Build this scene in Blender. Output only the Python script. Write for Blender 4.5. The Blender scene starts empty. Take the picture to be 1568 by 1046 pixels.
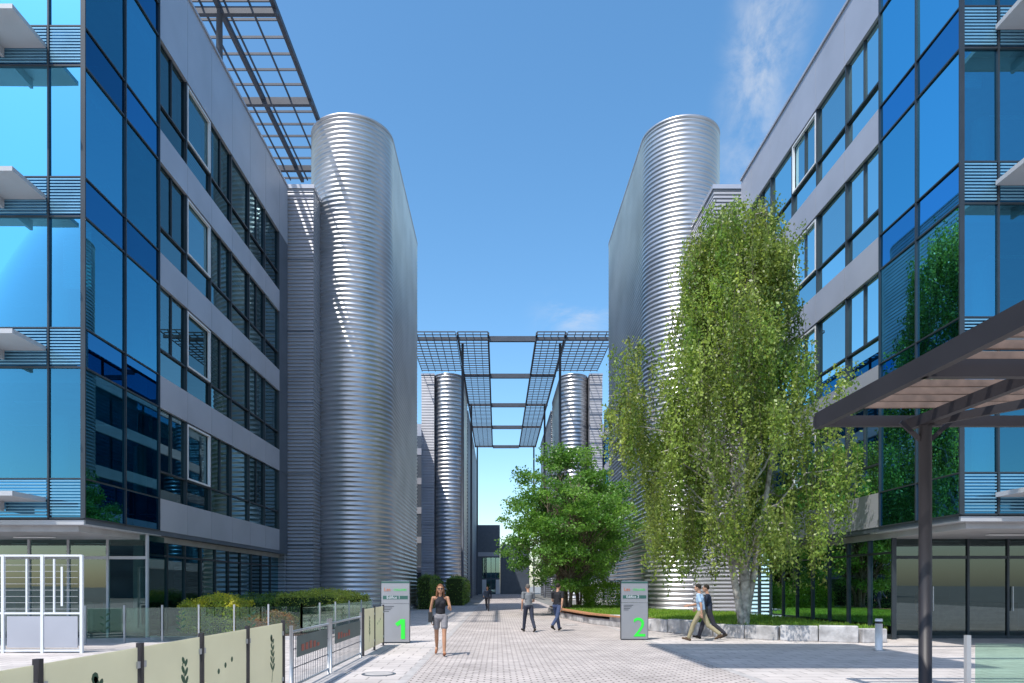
import bpy, math, random
import numpy as np
from mathutils import Vector, Matrix
random.seed(7); rng=np.random.default_rng(7)
scene=bpy.context.scene
R=math.radians
# ---------------------------------------------------------------- materials
def newmat(name):
    m=bpy.data.materials.new(name); m.use_nodes=True
    nt=m.node_tree; b=nt.nodes['Principled BSDF']; return m,nt,b
def pmat(name,col,rough=0.6,metal=0.0,var=0.12,scale=1.5,spec=0.5,bump=0.0,bscale=40):
    m,nt,b=newmat(name)
    b.inputs['Roughness'].default_value=rough; b.inputs['Metallic'].default_value=metal
    b.inputs['Specular IOR Level'].default_value=spec
    tc=nt.nodes.new('ShaderNodeTexCoord'); n=nt.nodes.new('ShaderNodeTexNoise')
    n.inputs['Scale'].default_value=scale; n.inputs['Detail'].default_value=3
    nt.links.new(tc.outputs['Object'],n.inputs['Vector'])
    r=nt.nodes.new('ShaderNodeValToRGB')
    r.color_ramp.elements[0].position=0.3; r.color_ramp.elements[1].position=0.7
    r.color_ramp.elements[0].color=tuple(c*(1-var) for c in col)+(1,)
    r.color_ramp.elements[1].color=tuple(min(1,c*(1+var)) for c in col)+(1,)
    nt.links.new(n.outputs['Fac'],r.inputs['Fac']); nt.links.new(r.outputs['Color'],b.inputs['Base Color'])
    if bump>0:
        n2=nt.nodes.new('ShaderNodeTexNoise'); n2.inputs['Scale'].default_value=bscale; n2.inputs['Detail'].default_value=2
        nt.links.new(tc.outputs['Object'],n2.inputs['Vector'])
        bp=nt.nodes.new('ShaderNodeBump'); bp.inputs['Strength'].default_value=bump; bp.inputs['Distance'].default_value=0.02
        nt.links.new(n2.outputs['Fac'],bp.inputs['Height']); nt.links.new(bp.outputs['Normal'],b.inputs['Normal'])
    return m
def glassmat(name,tint,refl=(0.9,0.95,1),base=0.25,gain=0.9,rough=0.0):
    m=bpy.data.materials.new(name); m.use_nodes=True; nt=m.node_tree; nt.nodes.clear()
    o=nt.nodes.new('ShaderNodeOutputMaterial'); mx=nt.nodes.new('ShaderNodeMixShader')
    t=nt.nodes.new('ShaderNodeBsdfTransparent'); g=nt.nodes.new('ShaderNodeBsdfGlossy')
    t.inputs['Color'].default_value=(*tint,1); g.inputs['Color'].default_value=(*refl,1); g.inputs['Roughness'].default_value=rough
    lw=nt.nodes.new('ShaderNodeLayerWeight'); lw.inputs['Blend'].default_value=0.35
    ma=nt.nodes.new('ShaderNodeMath'); ma.operation='MULTIPLY_ADD'; ma.use_clamp=True
    ma.inputs[1].default_value=gain; ma.inputs[2].default_value=base
    nt.links.new(lw.outputs['Fresnel'],ma.inputs[0]); nt.links.new(ma.outputs[0],mx.inputs[0])
    nt.links.new(t.outputs[0],mx.inputs[1]); nt.links.new(g.outputs[0],mx.inputs[2]); nt.links.new(mx.outputs[0],o.inputs['Surface'])
    return m
def ribmat(name,col,pitch,metal=0.5,rough=0.45,strength=0.8,axis='Z'):
    m=pmat(name,col,rough,metal,0.08,0.6); nt=m.node_tree; b=nt.nodes['Principled BSDF']
    tc=nt.nodes.new('ShaderNodeTexCoord'); s=nt.nodes.new('ShaderNodeSeparateXYZ'); nt.links.new(tc.outputs['Object'],s.inputs[0])
    a=nt.nodes.new('ShaderNodeMath'); a.operation='MULTIPLY'; a.inputs[1].default_value=2*math.pi/pitch
    nt.links.new(s.outputs[axis],a.inputs[0]); c=nt.nodes.new('ShaderNodeMath'); c.operation='SINE'; nt.links.new(a.outputs[0],c.inputs[0])
    bp=nt.nodes.new('ShaderNodeBump'); bp.inputs['Strength'].default_value=strength; bp.inputs['Distance'].default_value=pitch*0.25
    nt.links.new(c.outputs[0],bp.inputs['Height']); nt.links.new(bp.outputs['Normal'],b.inputs['Normal'])
    return m
M={}
M['band']=pmat('aluminium_panel',(0.41,0.42,0.47),0.42,0.30,0.08,0.5)
M['banddark']=pmat('dark_panel',(0.10,0.12,0.15),0.4,0.3,0.1)
M['frame']=pmat('dark_frame',(0.04,0.05,0.06),0.4,0.4)
M['white']=pmat('white_metal',(0.66,0.68,0.70),0.4,0.0,0.05)
M['slab']=pmat('concrete_slab',(0.36,0.36,0.37),0.8)
M['ledge']=pmat('ledge_metal',(0.42,0.43,0.45),0.5,0.1,0.05)
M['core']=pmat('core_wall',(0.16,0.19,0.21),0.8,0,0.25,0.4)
M['blind']=ribmat('blinds',(0.42,0.47,0.50),0.11,0,0.6,0.8)
M['louvre']=pmat('louvre_blue',(0.16,0.36,0.50),0.35,0.3)
for i,(s,ba) in enumerate(((1.0,.36),(.84,.30),(1.08,.44))):
    M['gcurt%d'%i]=glassmat('curtain_glass',(0.12*s,0.50*s,0.62*s),(0.20*s,0.62*s,0.84*s),ba,0.85)
    M['gspan%d'%i]=glassmat('spandrel_glass',(0.02,0.12,0.22),(0.10*s,0.38*s,0.66*s),ba+.04,0.85)
    M['gstrip%d'%i]=glassmat('strip_glass',(0.14*s,0.38*s,0.42*s),(0.52*s,0.80*s,0.86*s),ba-.16,0.80)
M['gstrip']=M['gstrip0'];M['gspan']=M['gspan0']
M['globby']=glassmat('lobby_glass',(0.34,0.54,0.50),(0.7,0.88,0.86),0.10,0.8)
M['gentry']=glassmat('entrance_glass',(0.26,0.36,0.36),(0.55,0.68,0.68),0.14,0.7)
M['gfence']=glassmat('fence_glass',(0.66,0.82,0.74),(0.9,1,1),0.05,0.6)
M['cor']=pmat('corrugated_steel',(0.54,0.545,0.56),0.36,0.84,0.14,0.35)
M['rib']=ribmat('ribbed_cladding',(0.40,0.41,0.45),0.20,0.45,0.45,0.9)
M['ribdark']=ribmat('ribbed_dark',(0.27,0.28,0.31),0.3,0.5,0.45,0.8)
M['steel']=pmat('trellis_steel',(0.06,0.07,0.09),0.6,0.1)
M['brown']=pmat('brown_steel',(0.026,0.023,0.026),0.5,0.1)
M['wood']=pmat('wood',(0.15,0.10,0.075),0.6,0,0.25,6)
M['bench']=pmat('bench_wood',(0.42,0.20,0.10),0.6,0,0.25,6)
M['stone']=pmat('stone_kerb',(0.42,0.41,0.41),0.85,0,0.38,2.6,0.3,0.6,12)
M['grass']=pmat('grass',(0.10,0.18,0.03),0.9,0,0.35,3,0.2,0.8,30)
M['soil']=pmat('soil',(0.08,0.06,0.045),0.95,0,0.3,5,0.2,0.8,20)
M['hedgecore']=pmat('hedge_core',(0.03,0.05,0.015),0.95,0,0.3,5,0.2)
M['bark']=pmat('bark',(0.16,0.125,0.10),0.9,0,0.45,7,0.2,0.8,20)
M['birchbark']=pmat('birch_bark',(0.40,0.37,0.33),0.85,0,0.6,5,0.2,0.6,14)
M['green']=pmat('sign_green',(0.03,0.72,0.05),0.5,0,0.02)
M['orange']=pmat('sign_orange',(0.55,0.15,0.05),0.5)
M['signmetal']=pmat('sign_metal',(0.34,0.34,0.35),0.42,0.4,0.08,1)
M['signdark']=pmat('sign_dark',(0.03,0.10,0.08),0.5)
M['black']=pmat('black_paint',(0.02,0.02,0.02),0.5)
M['cream']=pmat('cream_panel',(0.60,0.59,0.48),0.30,0,0.12,1.6)
M['plantink']=pmat('plant_print',(0.03,0.09,0.045),0.6)
M['red']=pmat('banner_red',(0.34,0.08,0.05),0.6)
M['bannerd']=pmat('banner_dark',(0.10,0.13,0.12),0.6)
M['galv']=pmat('galvanised',(0.45,0.46,0.47),0.4,0.5)
M['lamp']=pmat('ceiling_lamp',(0.8,0.8,0.8),0.5)
M['floor']=pmat('lobby_floor',(0.24,0.24,0.23),0.3)
def translucent(m,fac,col):
    nt=m.node_tree; o=[n for n in nt.nodes if n.type=='OUTPUT_MATERIAL'][0]; b=nt.nodes['Principled BSDF']
    t=nt.nodes.new('ShaderNodeBsdfTranslucent'); t.inputs['Color'].default_value=(*col,1); mx=nt.nodes.new('ShaderNodeMixShader'); mx.inputs[0].default_value=fac
    nt.links.new(b.outputs[0],mx.inputs[1]); nt.links.new(t.outputs[0],mx.inputs[2]); nt.links.new(mx.outputs[0],o.inputs['Surface'])
translucent(M['cream'],0.55,(0.86,0.83,0.66))
def leafmat(name):
    m=bpy.data.materials.new(name); m.use_nodes=True; nt=m.node_tree; nt.nodes.clear()
    o=nt.nodes.new('ShaderNodeOutputMaterial'); at=nt.nodes.new('ShaderNodeAttribute'); at.attribute_name='col'
    d=nt.nodes.new('ShaderNodeBsdfPrincipled'); d.inputs['Roughness'].default_value=0.42; d.inputs['Specular IOR Level'].default_value=0.5
    t=nt.nodes.new('ShaderNodeBsdfTranslucent'); mx=nt.nodes.new('ShaderNodeMixShader'); mx.inputs[0].default_value=0.42
    hs=nt.nodes.new('ShaderNodeHueSaturation'); hs.inputs['Value'].default_value=2.2; hs.inputs['Hue'].default_value=0.49
    nt.links.new(at.outputs['Color'],d.inputs['Base Color']); nt.links.new(at.outputs['Color'],hs.inputs['Color']); nt.links.new(hs.outputs[0],t.inputs['Color'])
    nt.links.new(d.outputs[0],mx.inputs[1]); nt.links.new(t.outputs[0],mx.inputs[2]); nt.links.new(mx.outputs[0],o.inputs['Surface'])
    return m
M['leaf']=leafmat('leaf')
# ---------------------------------------------------------------- mesh builder
class MB:
    def __init__(s): s.v=[];s.f=[];s.m=[];s.mats=[];s.sm=[]
    def mi(s,k):
        m=M[k] if isinstance(k,str) else k
        if m not in s.mats: s.mats.append(m)
        return s.mats.index(m)
    def face(s,pts,k,sm=False):
        n=len(s.v); s.v+=[tuple(p) for p in pts]; s.f.append(tuple(range(n,n+len(pts)))); s.m.append(s.mi(k)); s.sm.append(sm)
    def box(s,x0,x1,y0,y1,z0,z1,k):
        if x0>x1:x0,x1=x1,x0
        if y0>y1:y0,y1=y1,y0
        if z0>z1:z0,z1=z1,z0
        n=len(s.v); s.v+=[(x0,y0,z0),(x1,y0,z0),(x1,y1,z0),(x0,y1,z0),(x0,y0,z1),(x1,y0,z1),(x1,y1,z1),(x0,y1,z1)]
        for q in((0,3,2,1),(4,5,6,7),(0,1,5,4),(1,2,6,5),(2,3,7,6),(3,0,4,7)):
            s.f.append(tuple(n+i for i in q)); s.m.append(s.mi(k)); s.sm.append(False)
    def beam(s,p0,p1,w,h,k):
        p0=Vector(p0);p1=Vector(p1);d=(p1-p0).normalized()
        up=Vector((0,0,1)) if abs(d.z)<0.95 else Vector((0,1,0))
        a=d.cross(up).normalized()*w/2; b=a.cross(d).normalized()*h/2
        n=len(s.v)
        for p in(p0,p1):
            for q in(-a-b,a-b,a+b,-a+b): s.v.append(tuple(p+q))
        for q in((0,1,2,3),(7,6,5,4),(0,4,5,1),(1,5,6,2),(2,6,7,3),(3,7,4,0)):
            s.f.append(tuple(n+i for i in q)); s.m.append(s.mi(k)); s.sm.append(False)
    def tube(s,p0,r0,p1,r1,k,n=12,caps=True):
        p0=Vector(p0);p1=Vector(p1);d=(p1-p0).normalized()
        up=Vector((0,0,1)) if abs(d.z)<0.95 else Vector((0,1,0))
        a=d.cross(up).normalized(); b=a.cross(d).normalized(); b0=len(s.v)
        for p,r in((p0,r0),(p1,r1)):
            for i in range(n):
                t=2*math.pi*i/n; s.v.append(tuple(p+a*r*math.cos(t)+b*r*math.sin(t)))
        for i in range(n):
            j=(i+1)%n; s.f.append((b0+i,b0+j,b0+n+j,b0+n+i)); s.m.append(s.mi(k)); s.sm.append(True)
        if caps:
            s.f.append(tuple(b0+i for i in range(n))); s.m.append(s.mi(k)); s.sm.append(False)
            s.f.append(tuple(b0+n+i for i in reversed(range(n)))); s.m.append(s.mi(k)); s.sm.append(False)
    def obj(s,name,parent=None,bevel=0):
        me=bpy.data.meshes.new(name); me.from_pydata(s.v,[],s.f)
        for m in s.mats: me.materials.append(m)
        me.polygons.foreach_set('material_index',s.m); me.polygons.foreach_set('use_smooth',s.sm); me.update()
        o=bpy.data.objects.new(name,me); scene.collection.objects.link(o)
        if parent: o.parent=parent
        if bevel:
            bv=o.modifiers.new('b','BEVEL'); bv.width=bevel; bv.segments=2; bv.limit_method='ANGLE'
        return o
def empty(name,loc=(0,0,0)):
    e=bpy.data.objects.new(name,None); scene.collection.objects.link(e); e.location=loc; e.empty_display_size=0.2; return e
# ---------------------------------------------------------------- world, sun, camera
SX,SY=0.36,0.47
w=bpy.data.worlds.new('World'); scene.world=w; w.use_nodes=True; nt=w.node_tree
bg=nt.nodes['Background']; sky=nt.nodes.new('ShaderNodeTexSky'); sky.sky_type='NISHITA'; sky.sun_disc=False
elev=math.atan2(1,math.hypot(SX,SY)); sky.sun_elevation=elev; sky.sun_rotation=math.atan2(-SX,-SY)
sky.air_density=1.0; sky.dust_density=1.2; sky.ozone_density=1.7
hs=nt.nodes.new('ShaderNodeHueSaturation'); hs.inputs['Saturation'].default_value=1.24; hs.inputs['Value'].default_value=1.95; hs.inputs['Hue'].default_value=0.492
tc=nt.nodes.new('ShaderNodeTexCoord')
def cloudmask(direction,sx,radius,scale,thr0,thr1,seed,rotz=0):
    d=Vector(direction).normalized()
    mp0=nt.nodes.new('ShaderNodeVectorMath'); mp0.operation='SUBTRACT'; mp0.inputs[1].default_value=d
    nt.links.new(tc.outputs['Generated'],mp0.inputs[0])
    ml=nt.nodes.new('ShaderNodeVectorMath'); ml.operation='MULTIPLY'; ml.inputs[1].default_value=sx; nt.links.new(mp0.outputs[0],ml.inputs[0])
    le=nt.nodes.new('ShaderNodeVectorMath'); le.operation='LENGTH'; nt.links.new(ml.outputs[0],le.inputs[0])
    mr=nt.nodes.new('ShaderNodeMapRange'); mr.inputs['From Min'].default_value=radius; mr.inputs['From Max'].default_value=0
    mr.interpolation_type='SMOOTHSTEP'; nt.links.new(le.outputs['Value'],mr.inputs['Value'])
    mp=nt.nodes.new('ShaderNodeMapping'); mp.inputs['Rotation'].default_value=(0,rotz,0); mp.inputs['Scale'].default_value=scale; mp.inputs['Location'].default_value=(seed,seed,0)
    nt.links.new(tc.outputs['Generated'],mp.inputs['Vector'])
    n=nt.nodes.new('ShaderNodeTexNoise'); n.inputs['Scale'].default_value=9; n.inputs['Detail'].default_value=6; n.inputs['Roughness'].default_value=0.62; n.inputs['Distortion'].default_value=0.4
    nt.links.new(mp.outputs[0],n.inputs['Vector'])
    m2=nt.nodes.new('ShaderNodeMapRange'); m2.inputs['From Min'].default_value=thr0; m2.inputs['From Max'].default_value=thr1; m2.interpolation_type='SMOOTHSTEP'
    nt.links.new(n.outputs['Fac'],m2.inputs['Value'])
    mu=nt.nodes.new('ShaderNodeMath'); mu.operation='MULTIPLY'; nt.links.new(mr.outputs[0],mu.inputs[0]); nt.links.new(m2.outputs[0],mu.inputs[1])
    return mu.outputs[0]
masks=[cloudmask((0.392,1,0.80),(3.6,1,0.80),0.20,(2.0,1.4,2.0),0.32,0.72,1.0,0.2),
       cloudmask((0.125,1,0.40),(1,1,2),0.09,(1,1,2.2),0.35,0.70,3.0)]
cur=sky.outputs[0]; nt.links.new(cur,hs.inputs['Color']); cur=hs.outputs[0]
for mk in masks:
    mx=nt.nodes.new('ShaderNodeMix'); mx.data_type='RGBA'; mx.inputs[7].default_value=(6.0,6.3,6.8,1)
    sc=nt.nodes.new('ShaderNodeMath'); sc.operation='MULTIPLY'; sc.inputs[1].default_value=0.72; nt.links.new(mk,sc.inputs[0])
    nt.links.new(sc.outputs[0],mx.inputs[0]); nt.links.new(cur,mx.inputs[6]); cur=mx.outputs[2]
nt.links.new(cur,bg.inputs['Color']); bg.inputs['Strength'].default_value=0.13
sd=bpy.data.lights.new('sun','SUN'); sd.energy=5.0; sd.angle=R(0.53); sd.color=(1,0.95,0.88)
so=bpy.data.objects.new('sun',sd); scene.collection.objects.link(so)
so.rotation_euler=Vector((SX,SY,-1)).to_track_quat('-Z','Y').to_euler(); so.location=(-20,-20,60)
cd=bpy.data.cameras.new('camera'); cam=bpy.data.objects.new('camera',cd); scene.collection.objects.link(cam)
cam.location=(0,0,1.7); cam.rotation_euler=(R(90),0,0); cd.sensor_width=36; cd.lens=24; cd.shift_x=22/1568; cd.shift_y=375/1568; cd.clip_end=6000
scene.camera=cam
scene.view_settings.view_transform='Standard'; scene.view_settings.look='None'; scene.view_settings.exposure=0
# ---------------------------------------------------------------- ground
def brickmat(name,c1,c2,mort,bw,rh,ms,rot=0,off=0.5):
    m,nt,b=newmat(name); b.inputs['Roughness'].default_value=0.85; b.inputs['Specular IOR Level'].default_value=0.25
    tc=nt.nodes.new('ShaderNodeTexCoord'); mp=nt.nodes.new('ShaderNodeMapping'); mp.inputs['Rotation'].default_value=(0,0,rot)
    br=nt.nodes.new('ShaderNodeTexBrick'); br.inputs['Scale'].default_value=1; br.inputs['Brick Width'].default_value=bw; br.inputs['Row Height'].default_value=rh
    br.inputs['Mortar Size'].default_value=ms; br.inputs['Color1'].default_value=(*c1,1); br.inputs['Color2'].default_value=(*c2,1); br.inputs['Mortar'].default_value=(*mort,1); br.offset=off
    nt.links.new(tc.outputs['Object'],mp.inputs[0]); nt.links.new(mp.outputs[0],br.inputs['Vector'])
    n=nt.nodes.new('ShaderNodeTexNoise'); n.inputs['Scale'].default_value=0.6; n.inputs['Detail'].default_value=7; n.inputs['Roughness'].default_value=0.65
    nt.links.new(tc.outputs['Object'],n.inputs['Vector'])
    mr=nt.nodes.new('ShaderNodeMapRange'); mr.inputs['From Min'].default_value=0.3; mr.inputs['From Max'].default_value=0.7; mr.inputs['To Min'].default_value=0.74; mr.inputs['To Max'].default_value=1.10
    nt.links.new(n.outputs['Fac'],mr.inputs['Value'])
    mx=nt.nodes.new('ShaderNodeMix'); mx.data_type='RGBA'; mx.blend_type='MULTIPLY'; mx.inputs[0].default_value=1
    nt.links.new(br.outputs['Color'],mx.inputs[6]); nt.links.new(mr.outputs[0],mx.inputs[7]); nt.links.new(mx.outputs[2],b.inputs['Base Color'])
    bp=nt.nodes.new('ShaderNodeBump'); bp.inputs['Strength'].default_value=0.4; bp.inputs['Distance'].default_value=0.01; bp.invert=True
    nt.links.new(br.outputs['Fac'],bp.inputs['Height']); nt.links.new(bp.outputs['Normal'],b.inputs['Normal'])
    return m
M['ground']=pmat('ground_asphalt',(0.20,0.20,0.19),0.9,0,0.2,0.2)
M['pave']=brickmat('paving_slabs',(0.57,0.525,0.50),(0.51,0.47,0.45),(0.30,0.275,0.26),0.6,0.4,0.014)
M['cobble']=brickmat('paving_bricks',(0.61,0.55,0.52),(0.46,0.415,0.395),(0.25,0.22,0.205),0.24,0.13,0.018)
M['paveline']=pmat('paving_border',(0.40,0.38,0.37),0.85,0,0.15,3)
def sheet(name,x0,x1,y0,y1,z,k):
    b=MB(); b.face([(x0,y0,z),(x1,y0,z),(x1,y1,z),(x0,y1,z)],k); return b.obj(name)
sheet('ground',-2500,2500,-2500,2500,0,'ground')
sheet('plaza_paving',-40,40,-40,60,0.004,'pave')
sheet('brick_path',-1.6,4.6,-12,150,0.008,'cobble')
b=MB(); b.box(-1.78,-1.604,-12,150,-0.05,0.009,'paveline'); b.box(4.604,4.78,-12,36,-0.05,0.009,'paveline')
b.box(-30,-1.79,18.9,19.1,-0.05,0.0095,'paveline'); b.box(4.79,30,18.2,18.4,-0.05,0.0095,'paveline'); b.obj('paving_border')
b=MB()
for (x,y) in((-2.3,13.2),(3.2,30)): b.tube((x,y,0),.33,(x,y,.0125),.33,'banddark',28); b.tube((x,y,0),.27,(x,y,.015),.27,'paveline',28)
b.obj('manhole_covers')
# ---------------------------------------------------------------- facade helpers
def fbox(b,F,k,u0,u1,w0,w1,z0,z1):
    p=F(u0,w0);q=F(u1,w1); b.box(p[0],q[0],p[1],q[1],z0,z1,k)
def fpane(b,F,k,u0,u1,w,z0,z1,j=0.008):
    if k in('gcurt','gspan','gstrip'): k=k+random.choice('00112')
    a,c,d=[random.uniform(-j,j) for _ in range(3)]
    P=[(u0,w+a,z0),(u1,w+c,z0),(u1,w+c+d,z1),(u0,w+a+d,z1)]
    b.face([(*F(u,ww),z) for u,ww,z in P],k)
def office(name,side,X,Yf,Ycur,Yend,nf,pitch,roof):
    e=empty(name)
    sg=1 if side=='L' else -1
    FS=lambda u,w:(X+sg*w,u)
    FF=lambda u,w:(X-sg*u,Yf-w)
    fl=[3.6+pitch*i for i in range(nf)]
    top=3.6+pitch*nf
    gl=MB();fr=MB();bd=MB();it=MB();ld=MB()
    bay=2.1; nb=int(round((Yend-1.4-Ycur)/bay)); bay=(Yend-1.4-Ycur)/nb
    for i,f in enumerate(fl):
        for k in range(nb):
            u0=Ycur+k*bay;u1=u0+bay
            fbox(bd,FS,'band',u0+.008,u1-.008,-0.1,0.0,f+.005,f+1.1)
            z0=f+1.1;z1=f+pitch
            zt=z0+0.95
            fpane(gl,FS,'gstrip',u0+.03,u1-.03,-0.14,z0,zt-.02)
            fpane(gl,FS,'gstrip',u0+.03,u1-.03,-0.14,zt+.02,z1)
            fbox(fr,FS,'frame',u0-.03,u0+.03,-0.22,-0.03,z0,z1)
            fbox(fr,FS,'frame',u0+.031,u1-.031,-0.2,-0.06,zt-.03,zt+.03)
            if k%2==0: fbox(fr,FS,'frame',(u0+u1)/2-.02,(u0+u1)/2+.02,-0.18,-0.08,zt+.031,z1)
            if side=='L' and k==1 or side=='R' and k==2:
                for (a,c) in((u0+.06,u0+.12),(u1-.12,u1-.06)): fbox(fr,FS,'white',a,c,-0.12,-0.02,zt+.03,z1-.06)
                fbox(fr,FS,'white',u0+.121,u1-.121,-0.12,-0.021,z1-.12,z1-.061)
                fbox(fr,FS,'white',u0+.121,u1-.121,-0.12,-0.021,zt+.03,zt+.09)
            if random.random()<0.5:
                zb=z1-random.choice([0.8,1.4,1.9,2.9]); fbox(it,FS,'blind',u0+.1,u1-.1,-0.4,-0.38,zb,z1-.05)
        fbox(fr,FS,'frame',Ycur+nb*bay-.03,Ycur+nb*bay+.03,-0.22,-0.03,f+1.1,f+pitch)
        fbox(bd,FS,'banddark',Ycur+nb*bay+.04,Yend,-0.15,-0.012,f+.006,f+pitch-.006)
    for k in range(nb+1):
        u0=Ycur+k*bay; u1=min(u0+bay,Yend)
        if u1-u0>0.1: fbox(bd,FS,'band',u0+.008,u1-.008,-0.1,0.0,top+.005,roof)
    fbox(bd,FS,'banddark',Ycur,Yend,-0.2,-0.101,top,roof-.01)
    fbox(bd,FS,'band',Ycur,Yend+.02,-0.5,0.06,roof+.002,roof+.10)
    uu=Ycur
    while uu<Yend-0.2:
        fpane(gl,FS,'gstrip',uu+.03,uu+1.37,-0.45,0.15,3.55); fbox(fr,FS,'frame',uu-.03,uu+.03,-0.52,-0.38,0.0,3.6)
        uu+=1.4
    fbox(fr,FS,'frame',Ycur,Yend,-0.5,-0.40,0,0.149); fbox(fr,FS,'frame',Ycur,Yend,-0.5,-0.40,2.75,2.82)
    fbox(bd,FS,'banddark',Yf+.1,Yend,-0.6,-0.02,3.45,3.6)
    rtop=roof
    nc=2; cb=(Ycur-Yf)/nc
    def curtain(F,us,front):
        for j in range(len(us)-1):
            u0,u1=us[j],us[j+1]
            for f in fl+[top]:
                zt=min(f+1.1,rtop)
                if front:
                    fpane(gl,F,'gspan',u0+.02,u1-.02,-0.04,f+.02,zt)
                    z=f+.08
                    while z<zt-.04:
                        fbox(ld,F,'louvre',u0+.05,u1-.05,-0.02,0.015,z,z+.04); z+=0.085
                else: fpane(gl,F,'gspan',u0+.02,u1-.02,-0.03,f+.02,zt)
                z1=min(f+pitch,rtop)
                if z1>zt+.1:
                    fpane(gl,F,'gcurt',u0+.02,u1-.02,-0.03,zt+.02,z1-.02)
                    if front and random.random()<0.3:
                        fbox(it,F,'blind',u0+.1,u1-.1,-0.5,-0.48,z1-random.choice([.7,1.2,1.8]),z1-.05)
                fbox(fr,F,'frame',u0+.022,u1-.022,-0.08,0.012,f-.025,f+.025)
                if zt<rtop: fbox(fr,F,'frame',u0+.022,u1-.022,-0.08,0.012,zt-.02,zt+.02)
        for u in us[(1 if front else 0):]:
            fbox(fr,F,'frame',u-.022,u+.022,-0.10,0.03,3.6,rtop)
    curtain(FS,[Yf+cb*j for j in range(nc+1)],False)
    us=[0,1.0]
    while us[-1]<12.5: us.append(us[-1]+(2.1 if side=='R' else 1.5))
    curtain(FF,us,True)
    for f in (fl+[top]):
        fbox(ld,FF,'ledge',1.05 if side=='L' else 0.9,13,0.04,1.35,f+.45,f+.57)
        for u in (2.2,5.2,8.2): fbox(ld,FF,'ledge',u,u+.08,0.04,1.1,f+.2,f+.449)
    xa,xb=(X-sg*0.35),(X-sg*14)
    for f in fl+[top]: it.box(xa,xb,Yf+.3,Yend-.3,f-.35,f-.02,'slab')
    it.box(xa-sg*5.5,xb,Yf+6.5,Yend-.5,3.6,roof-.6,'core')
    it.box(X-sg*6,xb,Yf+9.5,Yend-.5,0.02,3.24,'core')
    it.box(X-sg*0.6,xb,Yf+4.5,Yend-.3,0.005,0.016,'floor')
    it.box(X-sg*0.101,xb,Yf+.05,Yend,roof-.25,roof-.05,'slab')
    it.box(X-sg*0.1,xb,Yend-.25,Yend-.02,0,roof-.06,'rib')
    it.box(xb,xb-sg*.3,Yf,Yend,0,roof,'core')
    for f in [0]+fl:
        for y in (Yf+1.5,Yf+6,Yf+12):
            if f==0 and y<Yf+5: continue
            it.tube((X-sg*1.6,y,f),0.22,(X-sg*1.6,y,f+3.2),0.22,'slab',12)
        for xx in range(1,6):
            for y in (Yf+2,Yf+5): it.box(X-sg*(xx*2.2),X-sg*(xx*2.2+1.2),y,y+.15,f+(3.2 if f==0 else pitch-.42),f+(3.22 if f==0 else pitch-.40),'lamp')
        if f==0: continue
        for k in range(7):
            y=Yf+1+k*2.4; it.box(X-sg*1.0,X-sg*2.2,y,y+.7,f+.70,f+.74,'white'); it.box(X-sg*2.3,X-sg*2.36,y-.6,y+.9,f,f+1.5,'core')
            it.box(X-sg*1.5,X-sg*1.55,y+.1,y+.55,f+.85,f+1.15,'black')
    it.box(X-sg*4,X-sg*7,Yf+7.2,Yf+7.8,.02,1.1,'wood')
    it.box(X-sg*0.03,xb,Yf+.02,Yf+4.4,3.42,3.55,'ledge')
    for k in range(6): it.tube((X-sg*(1.2+k*1.9),Yf+1.5,3.41),.09,(X-sg*(1.2+k*1.9),Yf+1.5,3.419),.09,'lamp',10)
    Yl=Yf+3.6 if side=='L' else Yf+4.3
    FL=lambda u,w:(X-sg*u,Yl-w)
    st=0.1 if side=='L' else 0.55
    u=st; gk='globby' if side=='L' else 'gentry'
    while u<12:
        uw=1.3
        fpane(gl,FL,gk,u+.04,u+uw-.04,0,0.1,2.6,0.002); fpane(gl,FL,gk,u+.04,u+uw-.04,0,2.7,3.4,0.002)
        fbox(fr,FL,'ledge' if side=='L' else 'frame',u-.035,u+.035,-.05,.05,0,3.42)
        fbox(fr,FL,'ledge' if side=='L' else 'frame',u+.041,u+uw-.041,-.04,.04,2.6,2.7)
        fbox(fr,FL,'frame',u+.041,u+uw-.041,-.04,.04,0,.1)
        if side=='R' and int(u/uw)%2==1: fbox(fr,FL,'galv',u+.12,u+.15,.05,.08,.9,1.7)
        u+=uw
    fpane(gl,FS,gk,Yl+.05,Ycur+.6,-(st+.02),0.1,3.4)
    for n_,mb in(('glazing',gl),('window_frames',fr),('cladding',bd),('interior',it),('ledges_and_louvres',ld)): mb.obj(n_,e)
    return e
office('office_building','L',-11.5,19.0,23.2,37.4,4,4.2,23.5)
office('office_building','R',12.2,18.0,21.8,34.2,4,4.1,22.0)
def ribwall(name,x0,x1,y0,y1,h,k='rib'):
    e=empty(name); b=MB(); b.box(x0,x1,y0,y1,0,h,k); b.box(x0-.06,x1+.06,y0-.06,y1+.06,h+.002,h+.22,'band')
    for i in range(1,6): b.box(x0-.01,x1+.01,y0-.012,y0-.002,h*i/6,h*i/6+.05,'banddark')
    b.obj('cladding',e); 
    return e
ribwall('stair_tower',-15.5,-10.15,37.6,44,23.6)
ribwall('stair_tower',11.2,16,35.4,44,22.3)
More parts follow.
